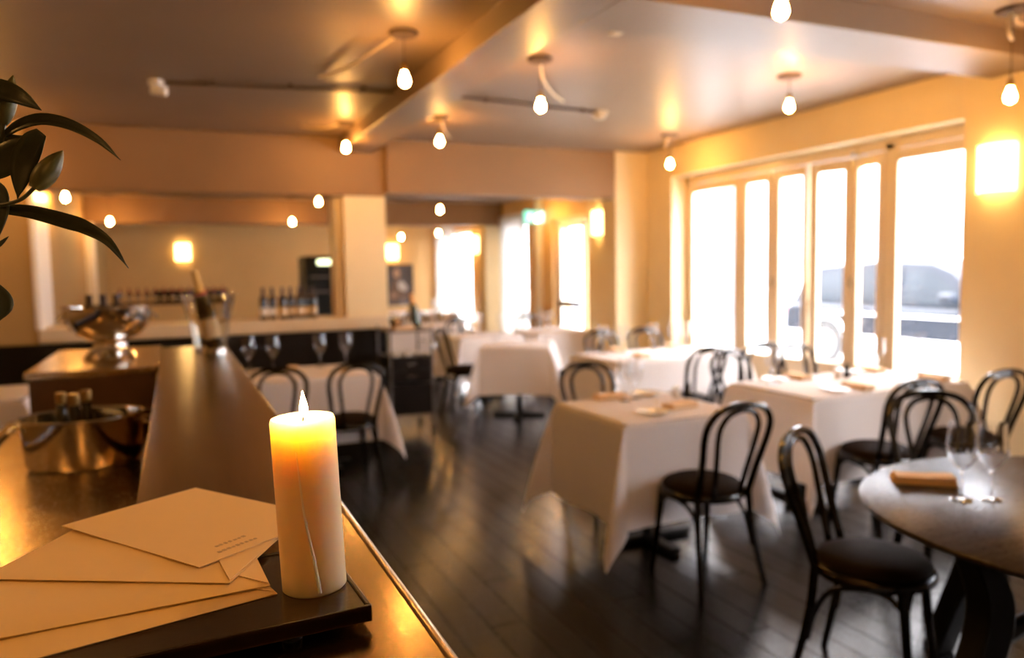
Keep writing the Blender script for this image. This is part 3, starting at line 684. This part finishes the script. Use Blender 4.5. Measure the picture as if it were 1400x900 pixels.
# ------------------------------------------------------------------ round wooden table
rtc = (2.56, 1.32)
t = thing('round_table', 'round dark wooden table with curved legs at the right', 'table', (*rtc, 0))
MB().lathe([(.001,.712),(.66,.712),(.705,.722),(.715,.732),(.715,.739),(.708,.744),(.001,.744)], 72, caps=False).build('tabletop', M['darktop'], t)
MB().lathe([(.001,.66),(.50,.66),(.50,.7121),(.001,.7121)], 48, caps=False).build('apron', M['black'], t)
for k in range(4):
    a = R(172+90*k); ca, sa = cos(a), sin(a)
    P = smooth_path([(.56,0,.70),(.515,0,.62),(.485,0,.53),(.50,0,.42),(.56,0,.27),(.62,0,.12),(.66,0,0)], 4)
    V = []; F = []
    for i, p in enumerate(P):
        tw = .050 - .012*abs(i/len(P)-.45)*2; nx_ = .042
        for du, dv in ((-tw,-nx_),(tw,-nx_),(tw,nx_),(-tw,nx_)):
            u_, v_ = p.x+du, dv; V.append((u_*ca-v_*sa, u_*sa+v_*ca, max(0, p.z)))
    for i in range(len(P)-1):
        for j in range(4): F.append((4*i+j, 4*i+(j+1)%4, 4*i+4+(j+1)%4, 4*i+4+j))
    F += [(0,1,2,3), tuple(4*(len(P)-1)+j for j in range(4))]
    MB().add(V, F).build('leg', M['black'], t, bevel=.006)
for k in range(2):
    a = R(172+90*k); ca, sa = cos(a), sin(a)
    P = smooth_path([(-.50,0,.40),(-.3,0,.47),(0,0,.50+.004*k),(.3,0,.47),(.50,0,.40)], 5)
    MB().tube([(p.x*ca, p.x*sa, p.z) for p in P], .026, 8).build('cross_brace', M['black'], t)
zt2 = .7448
napkin('orange-brown folded napkin at the left edge of the round wooden table', 2.325, 1.80, -38, zt2)
napkin('napkin at the right end of the round wooden table', 3.05, 1.66, -20, zt2)
wine_glass('wine glass on the round wooden table, the left one', 2.262, 1.615, zt2, scale=1.03); wine_glass('wine glass on the round wooden table, the right one', 2.345, 1.575, zt2, scale=1.03)

# ------------------------------------------------------------------ dark bench along the far wall
t = thing('bench_seat', 'long dark bench with a tall panelled back under the cream ledge', 'bench', (0, 0, 0))
MB().box(-2.95, 1.93, YF-.075, YF-.031, .0, .94).build('back_panel', M['panel'], t, bevel=.006)
MB().box(-2.95, 1.68, 7.02, YF-.077, .0, .40).build('base', M['black'], t, smooth=False)
for k in range(5): MB().box(-2.93+k*.922, -2.93+k*.922+.911, 7.0, YF-.08, .401, .47).build('cushion', M['leather'], t, bevel=.02)

# bottles on the ledge
zl = 1.0625
for i, (x_, s_) in enumerate(zip((.775,.862,.955,1.035,1.112,1.178,1.245), ('first','second','third','fourth','fifth','sixth','seventh'))):
    wine('dark wine bottle on the cream ledge, %s from the left' % s_, 'a' if i in (0,1) else 'b', x_, 7.72+(.03 if i % 2 else 0), zl, 'darkglass', 'foild', 'labelw' if i in (0,1) else 'label', h=.31, group='wine bottles in a row on the ledge')
# wine fridge
t = thing('wine_fridge', 'tall black wine fridge with a lit strip at its top behind the ledge', 'fridge', (1.62, 9.05, 0))
MB().box(-.24, .24, -.02, .5, 0, 1.70).build('body', M['black'], t, bevel=.01)
MB().box(-.23, .23, -.05, -.021, .1, 1.55).build('door', M['carw'], t, bevel=.006)
MB().box(-.10, .20, -.035, -.02, 1.60, 1.66).build('light_strip', M['lamp'], t, bevel=.01)
for z in (.4, .7, 1.0, 1.28, 1.45): MB().box(-.19, .19, -.056, -.05, z, z+.02).build('rack_front', M['grey'], t)
MB().tube([(-.2, -.07, .7), (-.2, -.07, 1.2)], .008, 8).build('handle', M['chrome'], t)
# rear sideboard with bottles
t = thing('bottle_table', 'narrow dark table in the rear room carrying rows of bottles', 'table', (.02, 11.3, 0))
MB().box(-.75, .66, -.2, .2, 1.12, 1.155).build('top', M['walnut'], t, bevel=.004)
for a in (-.72, .62):
    for b in (-.17, .17): MB().box(a-.02, a+.02, b-.02, b+.02, 0, 1.12).build('leg', M['walnut'], t)
MB().box(-.75, .66, -.19, .19, .60, .63).build('shelf', M['walnut'], t, bevel=.004)
MB().box(-.30, .66, .13, .16, 1.155, 1.31).build('back_rail', M['black'], t, bevel=.004)
for a in range(13):
    wine('small bottle on the narrow rear table, %s from its left end' % ('first','second','third','fourth','fifth','sixth','seventh','eighth','ninth','tenth','eleventh','twelfth','thirteenth')[a], 'c', -.66+a*.105, 11.28+.05*(a % 2), 1.1555, 'darkglass', 'foilr', 'label', h=.19+.0*a, r=.032, group='bottles on the narrow rear table')

# serving trolley
t = thing('serving_trolley', 'dark serving trolley with thin metal posts at the bench end', 'trolley', (1.78, 6.84, 0))
for a in (0, .40):
    for b in (0, .46): MB().tube([(a, b, .045), (a, b, .99)], .010, 8).build('post', M['grey'], t)
for a in (0, .40):
    for b in (0, .46):
        wv = MB().lathe([(.012,-.01),(.025,-.01),(.025,.01),(.012,.01)], 14).build('caster', M['black'], t, loc=(a, b, .025)); wv.rotation_euler = (R(90), 0, R(20))
MB().box(-.01, .41, -.01, .47, .945, .965).build('top_shelf', M['walnut'], t, bevel=.003)
MB().box(-.01, .41, -.01, .47, .70, .716).build('middle_shelf', M['black'], t, bevel=.003)
MB().box(.0, .395, .0, .46, .47, .70).build('drawer_box', M['black'], t, bevel=.004)
for z in (.49, .60): 
    dr = MB().box(.01, .385, -.012, -.001, z, z+.095).build('drawer', M['panel'], t, bevel=.003); MB().box(.16, .24, -.022, -.012, z+.04, z+.05).build('pull', M['chrome'], dr)
MB().box(.0, .395, .0, .46, .17, .46).build('cupboard', M['panel'], t, bevel=.004)
MB().tube([(.40,-.0,.80),(.445,0,.82),(.445,.46,.82),(.40,.46,.80)], .008, 8).build('push_handle', M['chrome'], t)
wine('green bottle with an orange neck leaning on the serving trolley', 'd', 2.09, 7.02, .968, 'greenglass', 'foilo', 'greenglass', h=.33, r=.042, champ=True).rotation_euler = (R(-2), R(-7), 0)
tag(MB().lathe([(.05,0),(.052,.004),(.075,.10),(.073,.10),(.049,.006)], 20).build('ice_bucket', M['chrome'], loc=(1.90, 7.05, .9655)), 'small shiny ice bucket on top of the serving trolley', 'bucket')
for a, b, s_ in ((1.86,6.93,'left'),(1.97,6.92,'right')):
    o = place('cup', lambda: (lambda q: (MB().lathe([(.025,0),(.038,.06),(.036,.06),(.023,.004)], 18).build('cup_wall', M['china'], q), MB().tube(smooth_path([(.036,0,.05),(.055,0,.045),(.05,0,.02),(.03,0,.015)]), .004, 6).build('handle', M['china'], q), q)[2])(thing('cup', '', 'cup')), 'white cup on the trolley middle shelf, the %s one' % s_, (a, b, .7165), 0, 'cups on the serving trolley')
for k in range(3): plate('plate in the small stack on the trolley top, %s' % ('bottom one', 'middle one', 'top one')[k], 1.99, 7.18, .9655+k*.0165)
napkin('folded napkin on the serving trolley top', 1.93, 6.90, 10, .9655)
plate('white dish on the trolley middle shelf, near its right post', 2.12, 7.05, .7165)

# ------------------------------------------------------------------ on the bar
t = thing('silver_bowl', 'large footed silver wine bowl on the brown bar cabinet', 'bowl', (-.318, 4.42, 1.0795))
MB().lathe([(.122,0),(.126,.010),(.110,.030),(.085,.058),(.078,.080),(.086,.105)], 32).build('foot', M['silver'], t)
MB().lathe([(.02,.094),(.085,.100),(.140,.125),(.178,.165),(.197,.205),(.203,.240),(.205,.262),(.212,.268),(.210,.274),(.200,.268),(.198,.240),(.191,.206),(.172,.169),(.135,.131),(.07,.108),(.001,.104)], 40, caps=False).build('basin', M['silver'], t)
for s in (-1, 1):
    MB().tube(smooth_path([(s*.197,-.03,.235),(s*.222,-.035,.215),(s*.226,0,.205),(s*.222,.035,.215),(s*.197,.03,.235)]), .006, 8).build('handle', M['silver'], t)
for i, (x_, y_, s_) in enumerate([(-.40,4.41,'left'),(-.335,4.37,'middle'),(-.28,4.43,'right')]):
    b = wine('bottle standing in the silver bowl, the %s one, only its neck showing' % s_, 'e', x_, y_, 1.207, 'darkglass', 'foild', 'label', h=.205, r=.03, group='bottles in the silver bowl')
t = thing('wine_cooler', 'clear flared wine cooler holding a bottle at the bar end', 'cooler', (.168, 4.60, 1.0805))
MB().lathe([(.085,0),(.088,.004),(.090,.05),(.108,.16),(.145,.305),(.150,.312),(.146,.315),(.140,.306),(.102,.16),(.084,.052),(.080,.010),(.001,.008)], 36, caps=False).build('wall', M['acrylic'], t)
MB().lathe([(.086,.0),(.0885,.0),(.0885,.014),(.086,.014)], 36, caps=False).build('base_ring', M['chrome'], t)
b = wine('dark bottle with red collar and pale gold neck leaning in the clear cooler', 'f', .195, 4.60, 1.096, 'darkglass', 'foilg', 'label', h=.44, r=.048, champ=True)
b.rotation_euler = (R(-3), R(-12), R(10))
MB().lathe([(.0325, .30), (.0285, .318)], 16, caps=False).build('collar', M['foilr'], b)
# oval tub on the work counter
t = thing('oval_tub', 'oval polished steel tub on the work counter', 'tub', (-.315, 3.03, .8505))
MB().lathe([(.158,0),(.168,.003),(.176,.02),(.186,.165),(.192,.170),(.190,.175),(.182,.170),(.171,.022),(.160,.010),(.001,.008)], 40, caps=False, sx=1.03, sy=.86).build('wall', M['silver'], t)
for s in (-1, 1): MB().tube(smooth_path([(s*.190,-.05,.14),(s*.215,-.045,.135),(s*.218,.045,.135),(s*.190,.05,.14)]), .006, 8).build('handle', M['silver'], t)
def make_small():
    t = thing('sauce_bottle', '', 'bottle')
    MB().lathe([(.026,0),(.029,.006),(.029,.09),(.014,.135),(.012,.17),(.001,.172)], 18).build('body', M['darkglass'], t); MB().lathe([(.0295,.03),(.0295,.08)], 18, caps=False).build('label', M['label'], t)
    MB().lathe([(.0135,.16),(.0145,.19),(.012,.192)], 14).build('cap', M['brass'], t); return t
for i, (x_, y_, s_) in enumerate([(-.385,3.08,'left'),(-.34,3.03,'middle'),(-.31,3.10,'right')]):
    place('small', make_small, 'small brown bottle standing in the oval steel tub, the %s one' % s_, (x_, y_, .859), 0, 'small bottles in the oval tub', 1.25)
place('glasscaddy', make_tumbler, 'clear tumbler standing in the right half of the oval steel tub', (-.21, 3.03, .859), 0, None, 1.3)
tag(MB().lathe([(.04,0),(.045,.005),(.045,.10),(.043,.10),(.038,.006)], 20).build('steel_beaker', M['steel'], loc=(-.145, 3.45, .8505)), 'small steel beaker on the counter against the bar, beyond the tub', 'beaker')

# lilies at the left
t = thing('lily_vase', 'lily stems with dark leaves and green buds at the left edge', 'plant', (-.36, 1.32, .8505))
def L(x, z, dy=0): return Vector((x+.36, 1.2+dy-1.32, z-.8505))
MB().lathe([(.055,0),(.06,.004),(.045,.12),(.055,.30),(.053,.30),(.042,.12),(.05,.008)], 24).build('vase', M['glass'], t)
def pxw(x, y, Y):                                       # a world point at depth Y on the sight line the photo gave for the leaf
    d = fw + rt*((x-700)/FPX) - up*((y-450)/FPX); q = Vector((0,0,EYE)) + d*(Y/d.y); return q - Vector((-.36, 1.32, .8505))
def leaf(pts, wid, fold=.3, twist=0, name='leaf', m='leaf'):
    P = smooth_path([pxw(*p) for p in pts], 5); n = len(P); V = []; F = []
    for i, p in enumerate(P):
        a = i/(n-1); T = (P[min(i+1, n-1)]-P[max(i-1, 0)]).normalized()
        side = T.cross(Vector((0, 1, 0))); side = (side.normalized()*cos(R(twist))+Vector((0,1,0))*sin(R(twist))).normalized(); nn = T.cross(side)
        ww = wid*max(.03, (sin(pi*min(1, a*.9+.12)))**.8)
        for q in (-1, -.5, 0, .5, 1): V.append(p + side*ww*q + nn*ww*fold*(abs(q)))
    for i in range(n-1):
        for j in range(4): F.append((5*i+j, 5*i+j+1, 5*i+6+j, 5*i+5+j))
    return MB().add(V, F).build(name, M[m], t, solid=.0012)
leaf([(6,186,1.2),(27,172,1.19),(58,164,1.18),(97,172,1.17),(136,193,1.16),(165,219,1.16)], .0085, .35, 20)
leaf([(-12,286,1.22),(39,290,1.2),(93,304,1.18),(117,312,1.17),(148,331,1.16),(176,367,1.16)], .0105, .35, 15)
leaf([(-30,122,1.2),(-5,122,1.19),(25,132,1.18),(57,151,1.18)], .014, .2, 10)
leaf([(57,181,1.17),(44,196,1.175),(32,222,1.18),(28,245,1.18),(24,272,1.18)], .0155, .15, 5)
leaf([(-20,240,1.215),(4,222,1.20),(32,205,1.185),(60,200,1.175)], .0195, .15, 5)
leaf([(-16,196,1.21),(6,192,1.20),(30,192,1.19),(50,184,1.18)], .008, .2, 10)
leaf([(-14,345,1.2),(0,334,1.2),(12,323,1.2)], .003, .3, 10)
leaf([(-22,385,1.2),(-6,402,1.2),(6,418,1.2),(-2,440,1.2)], .013, .2, 10)
leaf([(-14,250,1.2),(-2,262,1.2),(2,290,1.2),(-4,330,1.2)], .010, .2, 10)
def bud(base, tip, r):
    a, b = pxw(*base), pxw(*tip); n = 12; P = [a.lerp(b, i/n) for i in range(n+1)]
    rs = [r*max(.06, (sin(pi*min(1, .08+.92*(i/n))**.85)**.75)) for i in range(n+1)]; rs[-1] = r*.05
    o = MB().tube(P, rs, 12).build('bud', M['bud'], t)
    return o
bud((47,258,1.17), (86,206,1.17), .0145); bud((4,170,1.2), (18,103,1.2), .0115)
for P, r in ([[(-5,281,1.2),(10,279,1.19),(30,272,1.18),(48,256,1.17)], .0026], [[(-30,470,1.24),(-16,380,1.22),(-10,290,1.21),(-6,230,1.21),(2,185,1.2),(4,168,1.2)], .0042], [[(-6,225,1.21),(4,205,1.2),(8,186,1.2)], .0025], [[(-14,345,1.215),(-12,290,1.22)], .003], [[(-20,400,1.225),(-24,380,1.21)], .003]):
    MB().tube(smooth_path([pxw(*p) for p in P], 5), r, 8).build('stalk', M['stem'], t)
MB().tube(smooth_path([(0,0,.02),(-.004,-.005,.28),pxw(-34,500,1.25),pxw(-30,470,1.24)], 6), .0042, 8).build('stalk', M['stem'], t)

# ------------------------------------------------------------------ lamps
def make_pendant(drop, zc, rose=True):
    def f():
        t = thing('pendant_bulb', '', 'lamp')
        if rose: MB().lathe([(.001,0),(.080,0),(.084,-.006),(.074,-.020),(.012,-.030),(.001,-.030)], 24, caps=False).build('ceiling_rose', M['cordm'], t)
        MB().tube([(0,0,-.028),(0,0,-(drop-.085))], .0032, 6).build('cord', M['cordm'], t)
        MB().lathe([(.008,-(drop-.090)),(.0165,-(drop-.082)),(.0175,-(drop-.046)),(.014,-(drop-.042))], 14).build('socket', M['brass'], t)
        z = -drop
        MB().lathe([(.012,z+.045),(.0135,z+.036),(.020,z+.018),(.0265,z-.002),(.0275,z-.014),(.021,z-.030),(.001,z-.041)], 14, caps=False).build('bulb', M['bulb'], t)
        return t
    return f
def pendant(label, x, y, zb, zc=ZC, slack=None):
    key = 'pend%.3f_%.2f' % (zb, zc)
    o = place(key, make_pendant(zc-zb, zc), label, (x, y, zc), 0, 'bare bulb pendants')
    if slack:
        for q in slack: MB().tube(smooth_path([Vector(p)-Vector((x, y, zc)) for p in q], 5), .008, 6).build('slack_cord', M['cordp'], o)
    return o
z1 = ZC-.010
pendant('bare bulb pendant above the bar, left of the long ceiling beam', 1.22, 4.20, 2.565, slack=[[(1.19,4.28,z1),(1.10,4.6,z1-.03),(1.05,4.95,z1-.02),(.95,5.3,z1)]])
pendant('bare bulb pendant just right of the long ceiling beam', 2.16, 4.41, 2.53, slack=[[(2.18,4.45,z1),(2.35,4.75,z1-.03),(2.6,5.1,z1-.03),(2.85,5.42,z1)]])
pendant('bare bulb pendant low at the far end, left of the long beam', 1.44, 6.85, 2.605, slack=[[(1.40,6.84,z1),(1.3,6.88,z1-.035),(1.22,6.98,z1-.03),(1.1,7.1,z1)]])
pendant('bare bulb pendant at the far end, right of the long beam', 2.14, 6.35, 2.615, slack=[[(2.17,6.38,z1),(2.28,6.65,z1-.035),(2.42,6.95,z1-.03),(2.55,7.25,z1)], [(2.10,6.33,z1),(2.0,6.30,z1-.02),(1.86,6.25,z1-.01)]])
pendant('bare bulb pendant in the middle of the right-hand ceiling bay', 3.99, 4.20, 2.61)
pendant('bare bulb pendant over the far corner of the window wall', 4.58, 6.44, 2.53)
pendant('bare bulb pendant cut by the top edge of the picture', 2.13, 2.29, 2.46)
pendant('bare bulb pendant beside the sconce pier, with looped cord', 4.09, 2.71, 2.375, slack=[[(4.07,2.70,ZC-.02),(4.03,2.69,2.74),(4.04,2.69,2.68),(4.085,2.705,2.66)], [(4.12,2.72,z1),(4.2,2.75,2.77),(4.4,2.8,z1)]])
pendant('bare bulb pendant in the rear room, straight above the opening', 3.20, 9.55, 2.30, 2.6)
pendant('bare bulb pendant beside the green exit sign', 4.70, 9.75, 2.215, 2.6)
pendant('bare bulb pendant in the rear room near the cream column', 1.66, 9.6, 2.375, 2.6)
pendant('bare bulb pendant in the rear room, near its left wall', -.93, 8.6, 2.28, 2.6) 
pendant('bare bulb pendant past the second beam, above the painting', 3.72, 13.3, 2.12, 2.6)
pendant('bare bulb pendant past the second beam, right of the painting', 4.42, 13.3, 2.19, 2.6)
pendant('bare bulb pendant before the second beam, above the wine bottles', 1.575, 11.3, 2.24, 2.6)
pendant('bare bulb pendant before the second beam, near the left jamb', -.735, 11.3, 2.222, 2.6)
pendant('bare bulb pendant out of view over the left walkway', -1.5, 4.6, 2.60)
pendant('added unseen bulb pendant over the near end of the bar', .75, 1.2, 2.56)  # unseen bulb added to light the tray and envelopes
pendant('added unseen bulb pendant at the near left', -1.5, 1.4, 2.56)  # another unseen bulb, added for light on the near left
pendant('added unseen bulb pendant behind the near end of the bar', -.45, -.5, 2.45)  # added behind the camera, unseen, to warm the foreground
pendant('bare bulb pendant out of view at the left end of the bench', -1.35, 6.9, 2.45)
def make_sconce():
    t = thing('wall_sconce', '', 'lamp')
    MB().box(-.05, .05, -.012, 0, -.08, .08).build('backplate', M['brass'], t, bevel=.003)
    V = []; F = []; n = 10
    for q, rr_ in ((0, .125), (1, .118)):
        for i in range(n+1):
            a = pi*i/n
            for z in (-.15, .15): V.append((cos(a)*rr_, -.012-sin(a)*rr_*.72, z))
    N = 2*(n+1)
    for q in (0, 1):
        for i in range(n): p = q*N+2*i; F.append((p, p+1, p+3, p+2))
    for i in range(n): F += [(2*i, 2*i+2, N+2*i+2, N+2*i), (2*i+1, 2*i+3, N+2*i+3, N+2*i+1)]
    MB().add(V, F).build('shade', M['sconce'], t)
    return t
def sconce(label, x, y, z, rz): return place('sconce', make_sconce, label, (x, y, z), rz, 'wall sconces')
sconce('glowing wall sconce on the pier right of the window', 4.899, 3.305, 2.10, R(-90))
sconce('glowing wall sconce between the glass door and the corner', XR-.001, 8.60, 2.085, R(-90))
sconce('glowing wall sconce beside the farthest window', XR-.001, 12.95, 1.97, R(-90))
sconce('glowing wall sconce above the dark painting', 4.13, YB3-.001, 1.915, 0)
sconce('glowing wall sconce on the back wall behind the clear cooler', .168, YB3-.001, 1.94, 0)

# ------------------------------------------------------------------ ceiling fittings, sign, painting
t = thing('conduit', 'thin dark pipe along the ceiling, left of the long beam', 'pipe', (0, 5.62, 0))
MB().tube([(0, .15, ZC-.014), (1.53, -.08, ZC-.014)], .011, 8).build('tube', M['cordm'], t)
for k in (.3, .8, 1.3): MB().box(k-.012, k+.012, .10-.15*k-.02, .10-.15*k+.03, ZC-.03, ZC).build('clip', M['cordm'], t)
t = thing('conduit', 'thin dark pipe along the ceiling, right of the long beam', 'pipe', (1.85, 5.5, 0))
MB().tube([(0, 0, ZC-.014), (1.46, .18, ZC-.014)], .011, 8).build('tube', M['cordm'], t)
for k in (.4, .9, 1.3): MB().box(k-.012, k+.012, .123*k-.02, .123*k+.02, ZC-.03, ZC).build('clip', M['cordm'], t)
t = thing('ceiling_spotlight', 'small pale spotlight at the left end of the ceiling pipe', 'lamp', (-.05, 5.80, ZC))
MB().lathe([(.05,0),(.05,-.03),(.03,-.035)], 20).build('base', M['white'], t)
MB().tube([(0,0,-.03),(.02,-.01,-.06)], .012, 8).build('neck', M['white'], t); MB().tube([(-.03,0,-.06),(.06,-.03,-.075)], .032, 14).build('head', M['white'], t)
t = thing('ceiling_sensor', 'small cream box at the right end of the ceiling pipe', 'sensor', (3.34, 5.69, ZC))
MB().box(-.05, .05, -.05, .05, -.03, 0).build('base', M['trim'], t, bevel=.004); MB().lathe([(.045,-.03),(.045,-.055),(.03,-.065)], 18).build('dome', M['trim'], t)
t = thing('track_light', 'dark track fitting on the ceiling beyond the cross beam', 'lamp', (2.235, 3.42, ZC))
MB().box(-.02, .02, -.3, .24, -.045, 0).build('rail', M['cordm'], t, bevel=.003); MB().box(-.03, .03, .14, .24, -.065, -.045).build('end_cap', M['trim'], t, bevel=.004)
t = thing('exit_sign', 'green and white exit sign hanging in the rear room', 'sign', (4.86, 10.2, 2.6))
for a in (-.09, .09): MB().tube([(a, 0, 0), (a, 0, -.24)], .004, 6).build('rod', M['chrome'], t)
MB().box(-.16, .16, -.02, .02, -.42, -.24).build('panel', M['signg'], t, bevel=.004)
f_ = MB(); f_.box(.01, .14, -.024, -.020, -.40, -.26); f_.build('doorway_mark', M['signw'], t, smooth=False)
f_ = MB(); f_.lathe([(.001,0),(.014,.0),(.014,.003),(.001,.003)], 12); f_ = MB()
f_.box(-.09, -.06, -.024, -.020, -.29, -.265); f_.obox((-.075,-.022,-.295), (-.085,-.022,-.35), .004, .03); f_.obox((-.085,-.022,-.345), (-.05,-.022,-.395), .004, .016); f_.obox((-.085,-.022,-.345), (-.12,-.022,-.385), .004, .016)
f_.obox((-.075,-.022,-.305), (-.03,-.022,-.325), .004, .012); f_.obox((-.075,-.022,-.305), (-.12,-.022,-.33), .004, .012)
f_.build('running_figure', M['signw'], t, smooth=False)
t = thing('painting', 'dark portrait painting of a seated figure on the back wall', 'picture', (4.26, YB3-.001, 1.235))
MB().box(-.30, .30, -.03, 0, -.425, .425).build('canvas', M['pict'], t, bevel=.004)
MB().lathe([(.001,0),(.075,0),(.075,.003),(.001,.003)], 20, sy=1.3).build('painted_head', M['skin'], t, loc=(-.05, -.031, .24)).rotation_euler = (R(90), 0, 0)
MB().prism([(-.22,-.34),(-.20,-.05),(-.10,.12),(.02,.12),(.16,-.02),(.2,-.34)], -.034, -.0305, 'y').build('painted_coat', M['walnut'], t, smooth=False)
MB().prism([(-.02,-.1),(-.04,.06),(.08,.08),(.18,-.06),(.14,-.14)], -.036, -.0345, 'y').build('painted_cloth', M['pcloth'], t, smooth=False)
MB().prism([(-.2,-.22),(-.12,-.14),(-.06,-.2),(-.12,-.27)], -.036, -.0345, 'y').build('painted_hand', M['skin'], t, smooth=False)
